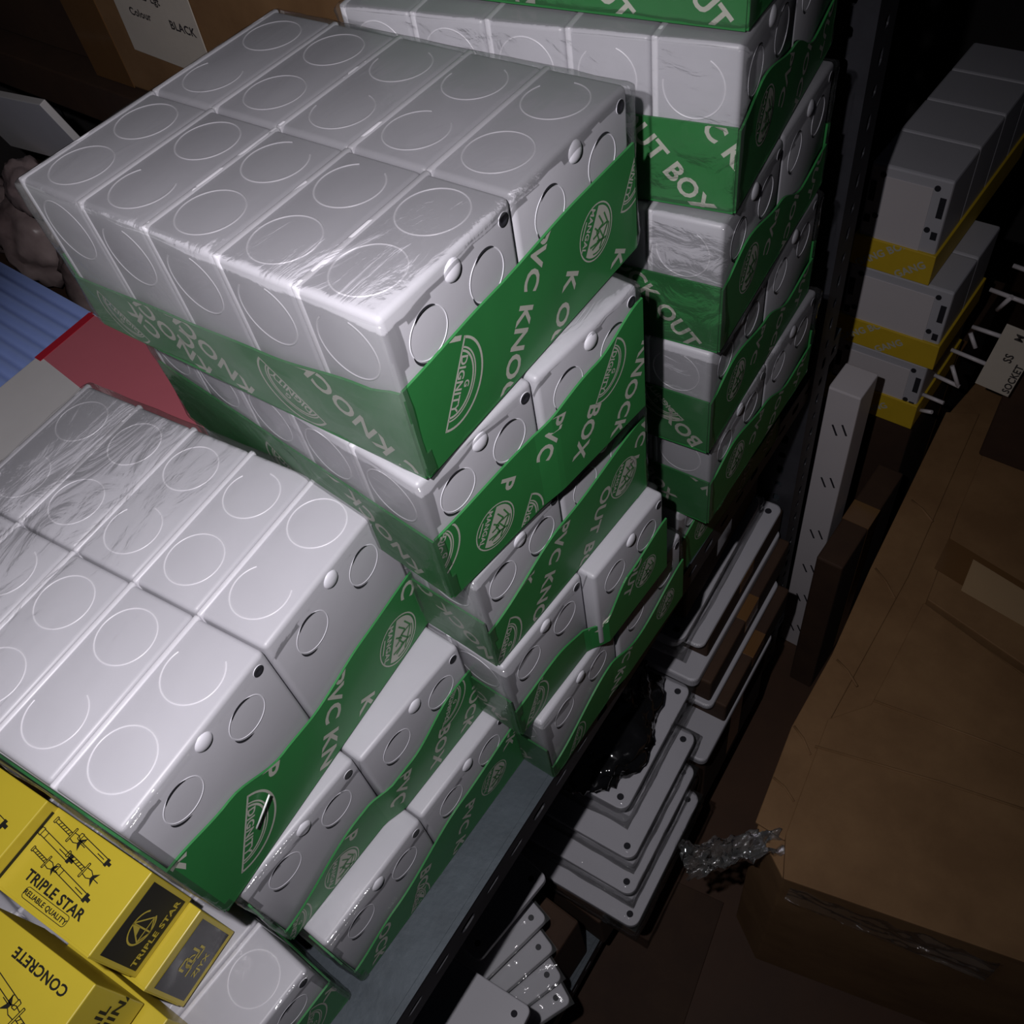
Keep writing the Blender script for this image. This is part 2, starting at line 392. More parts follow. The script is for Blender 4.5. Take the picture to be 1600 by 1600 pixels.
def shell(parent, L, W, H, seed, sheen_y=False, amp=.012, top=True, off=.032):
    bm = bmesh.new(); bmesh.ops.create_cube(bm, size=2); bmesh.ops.subdivide_edges(bm, edges=bm.edges[:], cuts=31, use_grid_fill=True)
    for v in bm.verts: v.co = V(*(math.sin(c*PI/2) for c in v.co))
    r = .05; hx, hy, hz = L/2+off, W/2+off, H/2-.001
    cx, cy, cz = -L/2, W/2, H/2
    for v in bm.verts:
        p = V(v.co.x*hx, v.co.y*hy, v.co.z*hz); q = V(*(max(-h+r, min(h-r, c)) for c, h in zip(p, (hx, hy, hz)))); dd = p-q
        if dd.length > 1e-6 and sum(abs(c) > 1e-6 for c in dd) > 1: p = q+dd.normalized()*r
        w_ = V(cx, cy, cz)+p
        n_ = noise.fractal(w_*2.6+V(seed*7, 0, 0), .8, 2, 4)
        dr = V(v.co.x if abs(v.co.x) > .99 else 0, v.co.y if abs(v.co.y) > .99 else 0, 0)
        zz = 0
        if v.co.z > .99: zz = amp*.35*(n_-.9)
        if q != p and (p-q).length > r*.9 and abs(v.co.z) > .9:
            zz += .004*noise.noise(w_*16+V(seed, 0, 0)); dr = dr*(1+.7*noise.noise(w_*13))
        v.co = w_+dr*amp*n_+V(0, 0, zz)
    # the film is a sleeve: open at the two ends that face along X, apart from a torn collar
    bmesh.ops.recalc_face_normals(bm, faces=bm.faces)
    kill = []
    for f in bm.faces:
        c = f.calc_center_median()
        if abs(f.normal.x) > .8:
            e_ = min(c.y, W-c.y, H-c.z)
            if e_ > .03+.05*noise.noise(c*3): kill.append(f)
        f.material_index = 1 if (f.normal.y < -.6) else 0  # the -Y side takes the film with more painted reflection
    bmesh.ops.delete(bm, geom=kill, context='FACES')
    o = part('shrink_film', bm, [FILM, FILMM if sheen_y else FILM], parent, smooth=True); o['label'] = 'clear creased shrink film around the pack'
    return o
def lettering(parent, L, W, hX, hY, eX, eY, w1=1., far=0.):
    if eX:
        bm = draw(eX, (.0, W, .02, 2), lambda s: interp(hX, s))
        for v in bm.verts: v.co.z += stepx(v.co.x, w1, far)
        part('printed_lettering', bm, [PRINT, GREENP], parent, (.0195, 0, 0), ROT_PX)
    if eY:
        bm = draw(eY, (.0, L, .02, 2), lambda s: interp(hY, s)); part('printed_lettering', bm, [PRINT, GREENP], parent, (-L, -.0195, 0), ROT_NY)
A_X = math.radians(-124); A_Y = math.radians(-47); A_YF = math.radians(137)
def pack(label, x0, y0, z0, yaw, rx, ry, w1, w2, H=HP, hX=None, hY=None, eX=(), eY=(), topr=False, nyr=False, pxr=True, far=0., seed=0, film=1, sheen_y=False, L=LP5):
    W = w1+w2
    root = empty('knock_out_box_pack', (x0, y0, z0), yaw, ry, -rx)
    tag(root, label, 'box pack', 'shrink-wrapped packs of grey knock-out boxes')
    # tilt about the pack centre
    root.location.z += (rx*L/2*-1*0)*S
    hX = hX or [(0, .54), (W, .56)]; hY = hY or [(0, .54), (L, .54)]
    t = L/5; h = H-.032
    for row, (ya, ww, dx) in enumerate(((0, w1, 0), (w1, w2, far))):
        me = body_mesh(t, ww, h)
        for k in range(5):
            b = put('knockout_box', me, root, (-k*t+dx, ya, .018))
            if topr:
                for yy in (.26, .74):
                    put('knockout_ring', random.choice(RING_TOP), b, (-t/2-.01, ww*yy, h-.001), (0, 0, random.uniform(-.6, .6)))
            if nyr and row == 0:
                put('knockout_ring', random.choice(RING_TOP), b, (-t/2-.01, .007, h-.25), ROT_NY)
            if k == 0 and pxr:
                for yy in (.27, .735):
                    put('knockout', RING_END, b, (-.007, ww*yy, h-.265), ROT_PX)
                put('raised_boss', DIMPLE, b, (-.008, ww*.51, h-.085), ROT_PX)
                put('screw_hole', SHOLE, b, (-.006, ww*.915, h-.075), ROT_PX)
    tray(root, L, W, hX, hY, w1, far)
    lettering(root, L, W, hX, hY, eX, eY, w1, far)
    if film: shell(root, L, W, H, seed, sheen_y)
    return root
def T(s, x, y, a, c=.125): return ('T', s, c, x, y, a)
PI = math.pi
# middle stack, from the shelf up
pk = 'grey box pack, green tray, '
pack(pk+'lowest of the middle stack, on the shelf', .671, .344, 0, .03, 0, 0, 1.03, 1.03, hX=[(0, .2), (.9, .5), (1.3, .38), (2.1, .6)], nyr=True, far=.02, seed=1,
     eX=[T('PVC KNOCK', 1.25, .55, A_X, .12), ('dome', .35, .1, A_X, .8), ('disc', 1.75, .3, A_X, .9)], eY=[T('KNOCK OUT', 2.3, .1, A_YF)])
pack(pk+'second up in middle stack, far half sticking out', .586, .211, HP, 0, 0, 0, .913, .913, hX=[(0, .38), (.5, .42), (.95, .30), (1.3, .55), (1.82, .66)], nyr=True, far=.10, seed=2,
     eX=[('dome', .22, .16, A_X, .9), T('K', .32, .5, A_X, .12), T('PVC', 1.05, .5, A_X, .12), T('OUT', 1.45, .62, A_X, .12), ('disc', 1.52, .33, A_X, .85)], eY=[T('PVC KNOCK', 2.4, .1, A_YF)])
pack(pk+'halfway up the middle stack, third from shelf', .529, .23, 2*HP, -.005, 0, 0, .853, .914, hX=[(0, .42), (.84, .64), (1.77, .76)], nyr=True, seed=3, sheen_y=True,
     eX=[('dome', .13, .1, A_X, .95), T('K', .44, .56, A_X), T('PVC KNOCK', .84, .64, A_X), T('OUT BOX', 1.31, .5, A_X), ('disc', 1.49, .40, A_X, .95), T('PVC K', 1.86, .8, A_X)], eY=[T('KNOCK OUT', 2.6, .0, A_YF)])
pack(pk+'directly under top pack of middle stack', .495, .097, 3*HP, -.054, 0, 0, .885, .916, hX=[(0, .56), (.75, .61), (1.35, .72), (1.8, .88)], nyr=True, far=.02, seed=4,
     eX=[('dome', .02, .40, A_X, .9), ('disc', .40, .24, A_X, .95), T('P', .58, .50, A_X), ('dome', .66, -.02, A_X, .9), T('PVC', 1.02, .64, A_X), T('BOX', 1.33, .44, A_X), ('dome', 1.50, .56, A_X, .85), T('KNOCK', 1.85, .54, A_X)],
     eY=[T('KNOCK OUT', 2.3, .05, A_YF), ('dome', 1.2, .2, A_YF)])
pack(pk+'topmost of the middle stack', .507, .176, 4*HP, .045, .0, .0, .941, 1.027, hX=[(0, .59), (.66, .62), (1.44, .66), (1.97, .66)], hY=[(0, .36), (.9, .40), (1.6, .43), (2.3, .52), (2.53, .58)], topr=True, nyr=True, seed=5, sheen_y=True,
     eX=[T('V', .42, .68, A_X), ('dome', .38, .31, A_X, .98), T('PVC KNOCK', 1.13, .70, A_X), T('K OUT', 1.33, .30, A_X), ('disc', 1.56, .38, A_X, .95), ('dome', 1.98, .46, A_X, .8), T('K', 1.80, .12, A_X)],
     eY=[T('KNOCK', 2.33, .08, A_YF), T('C', 2.47, -.03, A_YF), ('dome', 1.66, .17, A_YF, .95), T('KNOCK', 1.32, .02, A_YF), T('KNOCK', .98, .02, A_YF), T('CK', .62, .14, A_YF), T('C', .95, .2, A_YF), ('dome', .28, .14, A_YF, .8)])
# front-left stack
pack(pk+'lowest of the front-left stack, on the shelf edge', .408, -1.726, 0, .024, 0, 0, 1.02, 1.02, hX=[(0, .26), (.5, .36), (1.36, .58), (2.08, .66)], seed=6,
     eX=[T('OCK', .38, .34, A_X), ('dome', .66, .03, A_X, .9), T('BOX', .86, .37, A_X), T('PVC KNO', 1.43, .44, A_X), ('disc', 1.70, .33, A_X, .95), T('CK', 2.06, .68, A_X)], far=.0)
pack(pk+'second from shelf in front-left stack', .187, -1.807, HP, .012, 0, 0, 1.01, 1.0, hX=[(0, .17), (.8, .40), (1.3, .42), (1.84, .62), (2.1, .62)], far=.05, seed=7,
     eX=[('dome', .1, .10, A_X, .8), ('disc', .52, .12, A_X, .95), T('P', .72, .36, A_X), T('PVC', 1.24, .40, A_X), T('BOX', 1.66, .36, A_X), ('dome', 1.80, .50, A_X, .9), T('KNOCK', 2.16, .56, A_X)])
B1H = HP+.337
pack(pk+'top of the front-left stack, beside yellow cartons', .184, -1.892, 2*HP, .128, .0, 0, 1.075, 1.065, H=B1H, hX=[(0, .80), (.43, .72), (.8, .55), (1.1, .52), (1.6, .58), (2.18, .60)], hY=[(0, .55), (2.52, .78)], topr=True, far=-.0, seed=8,
     eX=[T('K', .06, .82, A_X, .15), ('dome', .44, .31, A_X, 1.15), T('PVC KNOCK', 1.36, .60, A_X, .14), T('P', .72, .60, A_X, .14), T('K OUT', 1.46, .12, A_X, .14), ('disc', 1.84, .22, A_X, 1.15), T('C', 2.11, .56, A_X, .14)], eY=[T('KNOCK OUT', 2.2, .15, A_YF, .14)])
# tall stack at the back right
cl = [('lowest of the tall back-right stack', .502, 2.548, .024, [T('XO', 2.2, .5, A_Y), T('PVC', 2.4, .6, A_Y)]),
      ('second from shelf in tall back-right stack', .748, 2.60, .06, [T('T BOX', 1.85, .55, A_Y), T('C KNOCK', 2.38, .63, A_Y), ('dome', 1.4, .3, A_YF)]),
      ('third from shelf in tall back-right stack', .756, 2.515, .10, [('dome', 2.12, .40, A_Y+PI, .95), T('BOX', 2.46, .06, A_YF)]),
      ('fourth from shelf in tall back-right stack', .774, 2.555, .13, [T('OCK OUT BOX', 1.82, .62, A_Y), ('dome', 1.5, .2, A_YF)]),
      ('fifth from shelf in tall back-right stack', .757, 2.679, .183, [T('OUT BOX', 1.84, .58, A_Y), T('C KNOCK', 2.36, .56, A_Y), T('PVC KNOCK', 1.0, .6, A_Y)]),
      ('top of tall stack, cut by upper border', .701, 2.794, .132, [T('OUT BOX', 1.62, .28, A_Y), T('K OUT BOX', 2.05, .42, A_Y), T('PVC KN', .9, .4, A_Y)])]
for i, (lb, x, y, yw, eY) in enumerate(cl):
    pack(pk+lb, x, y, i*HP, yw, 0, 0, 1, 1, hX=[(0, .52), (.4, .62), (1, .5), (1.5, .3), (2, .35)], hY=[(0, .54), (2.53, .54)], nyr=True, far=0, seed=10+i,
         eX=[('disc', .45, .36, A_X, 1.0), T('PVC', .95, .5, A_X), T('KNOCK', 1.5, .5, A_X), T('OUT', 1.9, .4, A_X)], eY=eY)
# pack at the front, under the yellow cartons
pack(pk+'at lower border beside black ZJYX label', .40, -3.88, 0, .0, 0, 0, 1.0, 1.0, H=.96, hX=[(0, .5), (1, .5), (2, .52)], topr=True, seed=20, sheen_y=True,
     eX=[('dome', 1.75, .28, A_X, .9), T('PVC', 1.3, .55, A_X), T('K', 2.0, .45, A_X)])

# staples on the topmost front-left pack
def staple(label, p, q, z, r_=.006):
    bm = bmesh.new(); tube(bm, [p, q], r_, 6); o = solo('staple', bm, CHROME, True); tag(o, label, 'staple')
staple('bright wire staple across the half-round mark of the front-left pack', (.175, -1.47, 2.33), (.16, -1.30, 2.45), 0)

# ------------------------------------------------------------ yellow anchor cartons
def bolt(x, y, ang, k=1.0, kind=0):
    """line drawing of an expansion anchor"""
    E = []; T2 = lambda p: xf(p, x, y, ang, k)
    st = .0055
    def ln(*p): E.append(('S', T2(list(p)), st))
    if kind == 0:      # threaded stud with washer and flared tip
        ln((-.15, .011), (.0, .011)); ln((-.15, -.011), (.0, -.011)); ln((-.15, .018), (-.15, -.018)); ln((-.165, .018), (-.165, -.018)); ln((-.165, .018), (-.15, .018)); ln((-.165, -.018), (-.15, -.018))
        for q in range(5): ln((-.12+q*.025, -.01), (-.11+q*.025, .01))
        ln((.0, -.045), (.0, .045)); ln((.012, -.045), (.012, .045)); ln((0, .045), (.012, .045)); ln((0, -.045), (.012, -.045))
        ln((.012, .02), (.05, .024), (.075, .012)); ln((.012, -.02), (.05, -.024), (.075, -.012))
        E.append(('P', T2([(.075, -.012), (.112, -.042), (.098, 0), (.112, .042), (.075, .012)]))); ln((.095, 0), (.14, 0))
    else:              # sleeve with collar and short tip
        ln((-.16, .019), (.11, .019)); ln((-.16, -.019), (.11, -.019)); ln((-.16, .024), (-.16, -.024)); ln((-.185, .02), (-.185, -.02)); ln((-.185, .02), (-.16, .024)); ln((-.185, -.02), (-.16, -.024))
        ln((-.12, -.019), (-.12, .019)); ln((.02, 0), (.09, 0)); E.append(('P', T2([(.11, -.026), (.135, -.026), (.135, .026), (.11, .026)]))); E.append(('P', T2([(.135, -.011), (.16, -.011), (.16, .011), (.135, .011)])))
    return E
def anchor_box(label, x, y, z, yaw, dx, dy, dz, top, side, side_panel=True, gloss=False, side_col=0):
    """carton: origin at its far right bottom corner; dx along -X, dy along -Y"""
    r = empty('anchor_carton', (x, y, z), yaw); tag(r, label, 'carton', 'yellow anchor cartons')
    bm = bmesh.new(); box(bm, -dx, 0, -dy, 0, 0, dz, .008, 2); part('carton_body', bm, YEL, r)
    bm = bmesh.new(); box(bm, -dx+.01, -.002, -dy-.003, -dy+.012, dz*.12, dz+.002, .002); part('tuck_flap', bm, YEL, r)
    if top: part('printed_top', draw(top, (0, dx, 0, dy)), [BLKP, YEL], r, (-dx, -dy, dz+.004))
    if side_panel:
        bm = bmesh.new(); prism(bm, [(.035, dz*.10), (dy-.035, dz*.10), (dy-.035, dz*.86), (.035, dz*.86)], 0, .003)
        part('black_label', bm, BLKG if gloss else BLKP, r, (.001, -dy, 0), ROT_PX)
    if side: part('printed_side', draw(side, (0, dy, 0, dz)), [YEL if side_panel else BLKP, BLKP], r, (.0055 if side_panel else .003, -dy, 0), ROT_PX)
    return r
d45 = 0
topart = bolt(.22, .44, -.12) + bolt(.44, .44, -.12, .9, 1) + bolt(.20, .345, -.12, 1, 1) + bolt(.45, .33, -.12, 1.0) + bolt(.2, .25, -.12, .85) + bolt(.46, .235, -.12, 1.0, 1)
topart = [e for e in topart] + [('C', 'TRIPLE STAR', .062, .40, .145, -.02), ('C', 'RELIABLE QUALITY', .030, .40, .068, -.02),
          ('S', rounded_rect(.40, .068, .185, .032, .02)+[rounded_rect(.40, .068, .185, .032, .02)[0]], .004)]
stars = [('S', arc(.25, .30, .105, .105, 20, 330), .012), ('P', [(.25, .40), (.20, .30), (.25, .32)]), ('S', [(.25, .41), (.17, .25), (.33, .25), (.25, .41)], .010), ('S', [(.25, .41), (.25, .19), (.17, .25)], .010), ('S', [(.25, .19), (.33, .25)], .01),
         ('C', 'TRIPLE STAR', .052, .26, .125, 0)]
zlogo = [('S', [(.18, .30), (.18, .36), (.25, .36), (.25, .27), (.32, .27), (.32, .36)], .016), ('S', [(.16, .24), (.22, .24), (.22, .31)], .016), ('S', [(.28, .24), (.35, .24), (.35, .30)], .016), ('S', arc(.25, .29, .04, .04, 0, 300), .012),
         ('C', 'ZJYX', .050, .255, .155, 0)]
Y2 = anchor_box('yellow carton with a glossy black label, below the anchor drawings carton', -.17, -2.02, .985, .13, .92, .52, .56, None, zlogo, True, True)
Y1 = anchor_box('yellow carton showing six anchor drawings on its lid', -.27, -2.01, 1.55, .13, .84, .52, .57, topart, stars)
Y0 = anchor_box('yellow carton at the left border beside the drawings carton', -1.09, -2.12, 1.56, .13, .9, .52, .68, bolt(.62, .30, -.12, 1.1, 1)+bolt(.60, .17, -.12, 1.1, 0)+bolt(.35, .36, -.12, 1, 0), zlogo)
y3top = [('T', 'CONCRETE', .060, .80, .44, PI-.02)] + bolt(.64, .22, PI-.2, 1.15, 0) + bolt(.40, .30, PI-.2, 1.1, 1) + bolt(.40, .12, PI-.2, 1.1, 0)
Y3 = anchor_box('yellow carton in the lower left corner with upside-down lettering', -.11, -2.60, 1.42, .14, .92, .56, .60, y3top, [('T', 'NAIL', .085, .22, .36, 0), ('T', 'CHINA', .085, .24, .24, 0)], False)
Y4 = anchor_box('yellow carton end poking out below the lower left carton', .06, -2.57, .985, .10, .9, .5, .40, None, None, False)

# ------------------------------------------------------------ left background: white box, blue sheet, carton with label
def white_box():
    r = empty('white_carton', (-4.4, .1, 0), 0); tag(r, 'white carton with a pink and red printed corner behind the front-left stack', 'carton')
    # lid outline in room coordinates, relative to the root
    o = (-4.4, .1)
    P = [(-5.85, -.35), (-6.0, 1.27), (-2.95, 1.5), (-2.95, -1.9), (-5.7, -1.9)]
    bm = bmesh.new(); prism(bm, [(a-o[0], b-o[1]) for a, b in P], .01, 1.5, .01); part('carton_body', bm, WHITE, r)
    pts = [(-5.93, .55), (-5.99, 1.25), (-2.97, 1.48), (-2.97, .0), (-3.6, .02), (-4.3, .25), (-5.0, .48)]
    bm = bmesh.new(); prism(bm, [(a-o[0], b-o[1]) for a, b in pts], 1.501, 1.506); part('pink_print', bm, PINK, r)
    pts = [(-5.93, .50), (-6.0, 1.26), (-5.90, 1.26), (-5.82, .50)]
    bm = bmesh.new(); prism(bm, [(a-o[0], b-o[1]) for a, b in pts], 1.5065, 1.510); part('red_edge', bm, RED, r)
    bm = bmesh.new(); prism(bm, [(-1.55, .45), (-1.60, 1.18), (-1.57, 1.18), (-1.52, .45)], .9, 1.5); part('red_side_print', bm, RED, r)
    k = empty('crate', (-4.5, -.2, -7.2)); tag(k, 'dark crate standing under the white and pink carton', 'crate')
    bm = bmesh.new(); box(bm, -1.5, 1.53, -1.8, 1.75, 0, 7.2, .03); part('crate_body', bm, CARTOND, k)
    return r
white_box()
def blue_sheet():
    bm = bmesh.new(); n = 220; W_, L_ = 3.45, 6.0; rows = []
    for k in range(n+1):
        a = k/n*W_; z = .03*math.sin(a*2*math.pi/.20)
        rows.append([bm.verts.new((0, a, z)), bm.verts.new((L_, a, z)), bm.verts.new((L_, a, z-.05)), bm.verts.new((0, a, z-.05))])
    for a, b in zip(rows, rows[1:]):
        for j in range(4): f = bm.faces.new((a[j], b[j], b[(j+1) % 4], a[(j+1) % 4])); f.smooth = j in (0, 2)
    bm.transform(Matrix.Translation(V(-12.2, -1.6, .30)))
    o = solo('corrugated_sheet', bm, BLUE); tag(o, 'blue corrugated sheet lying at the left border', 'sheet')
    r = empty('sheet_crate', (-9.2, .6, -7.2)); tag(r, 'dark brown crate standing under the blue corrugated sheet', 'crate')
    bm = bmesh.new(); box(bm, -2.9, 2.9, -2.1, 1.2, 0, 7.40, .03); part('crate_body', bm, CARTOND, r)
blue_sheet()
def back_shelf():
    r = empty('back_shelf', (-9, 4.6, -7.2)); tag(r, 'dark wooden shelf along the back, under the carton with the paper label', 'shelf')
    bm = bmesh.new(); box(bm, -7.5, 5.8, -.9, 1.8, 8.9, 9.45, .02); part('shelf_board', bm, CARTOND, r)
    for xx in (-7.2, 5.4):
        bm = bmesh.new(); box(bm, xx, xx+.3, 1.2, 1.5, 0, 8.9); part('shelf_post', bm, DSTEEL, r)
    bm = bmesh.new(); box(bm, -7.5, 5.8, -.9, 1.8, 5.2, 5.5, .02); part('lower_board', bm, CARTOND, r)
    # carton with label: front face stands at y = 3.75
    c = empty('labelled_carton', (-6.2, 4.6, 2.25), 0); tag(c, 'brown carton with a typed white paper label, at the upper left', 'carton')
    bm = bmesh.new(); box(bm, -2.6, 3.0, -.72, .9, .02, 3.0, .03); part('carton_body', bm, CARTON, c)
    bm = bmesh.new(); box(bm, -2.6, -1.8, -.73, -.715, .02, 2.9, .004); part('edge_tape', bm, TAPE, c)
    bm = bmesh.new(); LBW, LBH = 1.45, 1.55; box(bm, -LBW/2, LBW/2, -.012, 0, 0, LBH, .004)
    o = part('paper_label', bm, PAPER, c, (-.62, -.735, .55), (0, .05, 0)); o['label'] = 'white paper label with four typed lines'
    els = [('T', 'belaji dub', .13, .2, 1.15, 0), ('T', '12345623400', .11, .22, .95, 0), ('T', 'Size  5x5*Lgt', .11, .22, .72, 0), ('T', 'Colour', .11, .25, .5, 0), ('C', 'BLACK', .12, .95, .5, 0)]
    bm = draw([('T', e[1], e[2]*.8, e[3], e[4], 0) for e in els], (0, LBW, 0, LBH)); o2 = part('typed_lines', bm, [INK], o, (-LBW/2, -.0135, 0), ROT_NY)
    c = empty('plain_carton', (-13.2, 4.6, 2.25)); tag(c, 'dark plain carton in the upper left corner', 'carton')
    bm = bmesh.new(); box(bm, -2.4, 4.2, -.5, .9, .02, 3.0, .03); part('carton_body', bm, CARTOND, c)
    bm = bmesh.new(); box(bm, -2.4, 4.2, -.508, -.49, 1.3, 1.7, .003); part('tape_band', bm, TAPE, c)
    # things on the lower board
    bm = bmesh.new(); M_ = Matrix.Translation(V(-9.6, 3.3, 1.3)) @ Matrix.Rotation(-.12, 4, 'Y') @ Matrix.Rotation(.25, 4, 'X')
    box(bm, -1.7, .9, -.05, .05, -.1, .95, .01, 2, M_); o = solo('white_panel', bm, WHITE); o.name = 'pale_board'; tag(o, 'pale panel leaning in the dark shelf at the left border', 'panel')
    c = empty('bundle_crate', (-11.2, 2.95, -7.2)); tag(c, 'dark crate carrying the dusty bundles at the left', 'crate')
    bm = bmesh.new(); box(bm, -2.9, 3.0, -.65, .65, 0, 6.0, .03); part('crate_body', bm, CARTOND, c)
    for i, (x, y, z, s, lb) in enumerate(((-9.4, 2.95, -.35, .95, 'dusty plastic bundle right of the pale panel, behind the top pack'), (-11.3, 2.95, -.40, .95, 'dusty plastic bundle at the left border, under the pale panel'), (-13.0, 2.95, -.5, .85, 'dusty plastic bundle at the left border, lowest and farthest left'), (-10.4, 2.95, .75, .55, 'small dusty bundle lying on top of the other dusty bundles'))):
        bm = bmesh.new(); bmesh.ops.create_icosphere(bm, subdivisions=4, radius=1)
        for v in bm.verts:
            n_ = noise.fractal(v.co*1.4+V(i*9, 3, 0), .7, 2.1, 5); v.co = V(v.co.x*s*.95, v.co.y*s*.62, v.co.z*s*.75)*(1+.25*n_)
        bm.transform(Matrix.Translation(V(x, y, z)))
        o = solo('wrapped_bundle', bm, BAGP, True); tag(o, lb, 'bundle', 'dusty bundles on the back shelf')
back_shelf()

# ------------------------------------------------------------ lower shelf: flanged enclosures, cover plates, black bag
def hole_disc(bm, x, y, z, r=.045, mi=1):
    t = bmesh.new(); vs_ = [t.verts.new((x+r*math.cos(k*PI/6), y+r*math.sin(k*PI/6), z)) for k in range(12)]; f = t.faces.new(vs_); f.material_index = mi; join(bm, t)
def flanged_box(label, x, y, ztop, yaw, a, b, depth, film=True, seed=0, corner_r=.12):
    """enclosure lying on its back: origin below its right-front corner, lid a x b, deep body below"""
    r = empty('adaptable_box', (x, y, ztop-depth), yaw); tag(r, label, 'enclosure', 'grey enclosures under the shelf')
    bm = bmesh.new(); prism(bm, rounded_rect(-a/2, b/2, a/2, b/2, corner_r, 5), depth-.09, depth, .012); 
    part('lid', bm, PVC, r)
    for sx in (.13, a-.13):
        for sy in (.13, b-.13):
            bm = bmesh.new(); t_ = bmesh.new(); bmesh.ops.create_cone(t_, cap_ends=True, segments=14, radius1=.042, radius2=.036, depth=.012); t_.transform(Matrix.Translation(V(-sx, sy, depth+.003))); join(bm, t_)
            part('screw', bm, SLIT, r)
    bm = bmesh.new(); prism(bm, rounded_rect(-a/2, b/2, a/2-.09, b/2-.09, corner_r, 5), .0, depth-.091, .01); part('body', bm, PVC, r)
    if film:
        bm = bmesh.new(); bmesh.ops.create_cube(bm, size=2); bmesh.ops.subdivide_edges(bm, edges=bm.edges[:], cuts=14, use_grid_fill=True)
        for v in bm.verts:
            n_ = noise.fractal(v.co*2+V(seed*5, 1, 0), .8, 2, 3)
            side = max(abs(v.co.x), abs(v.co.y)) > .99
            v.co = V(-a/2+v.co.x*(a/2+.02), b/2+v.co.y*(b/2+.02), depth/2+v.co.z*(depth/2+.006)) + (V(v.co.x, v.co.y, 0)*.02*n_ if side else V(0, 0, 0))
        part('shrink_film', bm, FILM, r, smooth=True)
    return r
ya = .10
flanged_box('grey flanged enclosure under the black bag, topmost of the near pile', .66, 1.24, -3.0, ya, 1.75, 1.75, .52, seed=1)
flanged_box('grey flanged enclosure second from the top of the near pile', .92, .95, -3.53, ya, 2.05, 1.75, .40, seed=2)
flanged_box('grey flanged enclosure third from the top of the near pile', 1.06, .70, -3.94, ya, 2.2, 1.78, .40, seed=3)
flanged_box('grey flanged enclosure lowest of the near pile, sticking out most', 1.22, .50, -4.36, ya, 2.4, 1.85, .50, seed=4)
def crate(label, x0, x1, y0, y1, z0, z1, m=CARTOND, rz=0, name='carton', cat='carton'):
    r = empty(name, ((x0+x1)/2, (y0+y1)/2, z0), rz); tag(r, label, cat)
    bx, by = (x1-x0)/2, (y1-y0)/2
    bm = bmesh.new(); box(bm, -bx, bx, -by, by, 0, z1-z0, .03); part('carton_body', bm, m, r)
    bm = bmesh.new(); box(bm, -bx-.004, bx+.004, -.2, .2, .2, z1-z0+.004, .004); part('tape_band', bm, TAPE, r)
    return r
crate('dark carton on the lower shelf beneath the near pile of enclosures', -1.9, .75, .4, 2.6, -5.99, -4.9)
# long covers behind, with dark filler cartons between
zs = [-2.35, -2.95, -3.55, -4.15]; ln = [(.50, 3.15, 2.35), (.55, 2.95, 2.55), (.72, 3.05, 2.15), (.92, 2.6, 2.15)]; tk = [.07, .17, .10, .14]
for i, (z, (x, y, b), t_) in enumerate(zip(zs, ln, tk)):
    r = empty('cover_plate', (x, y, z), ya-.02); tag(r, ['thin grey cover, uppermost of the four lying behind the near pile', 'thick grey cover, second of the four lying behind the near pile', 'narrow grey cover, third of the four lying behind the near pile', 'grey cover, lowest of the four lying behind the near pile'][i], 'cover plate', 'long covers on the lower shelf')
    bm = bmesh.new(); prism(bm, rounded_rect(-.7, b/2, .7, b/2, .1, 5), 0, t_, .03); part('plate', bm, PVC, r)
    bm = bmesh.new(); t2 = bmesh.new(); bmesh.ops.create_cone(t2, cap_ends=True, segments=12, radius1=.045, radius2=.04, depth=.012); t2.transform(Matrix.Translation(V(-.14, b-.16, t_+.003))); join(bm, t2); part('screw', bm, SLIT, r)
    top = z; bot = (zs[i+1]+tk[i+1]) if i < 3 else -5.99
    crate('dark filler carton under the %s grey cover behind the near pile' % ['uppermost', 'second', 'third', 'lowest'][i], x-1.6, (ln[i+1][0] if i < 3 else x)-.15, y+.1, y+b-.05, bot+.005, top-.005, CARTOND, ya-.02)  # filler added so the gaps between the covers stay dark
# clear wrapped bundle end between pile and shelf
flanged_box('film-wrapped grey enclosure between the shelf lip and the long covers', .36, 2.93, -1.95, ya, 1.2, 2.3, .38, seed=9)
crate('dark carton beneath the film-wrapped enclosure', -.9, .12, 3.02, 3.10, -5.99, -2.66) if False else None
crate('dark filler carton on top of the film-wrapped enclosure, under the shelf', -.85, .14, 3.15, 5.2, -1.93, -.5, CARTOND, ya)  # filler added to keep the lit lid below it dark
# black plastic bag on the top enclosure
def bag():
    bm = bmesh.new(); bmesh.ops.create_icosphere(bm, subdivisions=5, radius=1)
    for v in bm.verts:
        n_ = noise.fractal(v.co*1.7+V(4, 2, 8), .65, 2.2, 6); p = v.co*(1+.22*n_)
        v.co = V(p.x*.66, p.y*.95, max(p.z, -.55)*.40)
    bm.transform(Matrix.Translation(V(-.18, 1.95, -2.76)) @ Matrix.Rotation(.25, 4, 'Z'))
    o = solo('black_bag', bm, BAGB, True); tag(o, 'crumpled black plastic bag on the topmost enclosure under the shelf', 'bag')
bag()
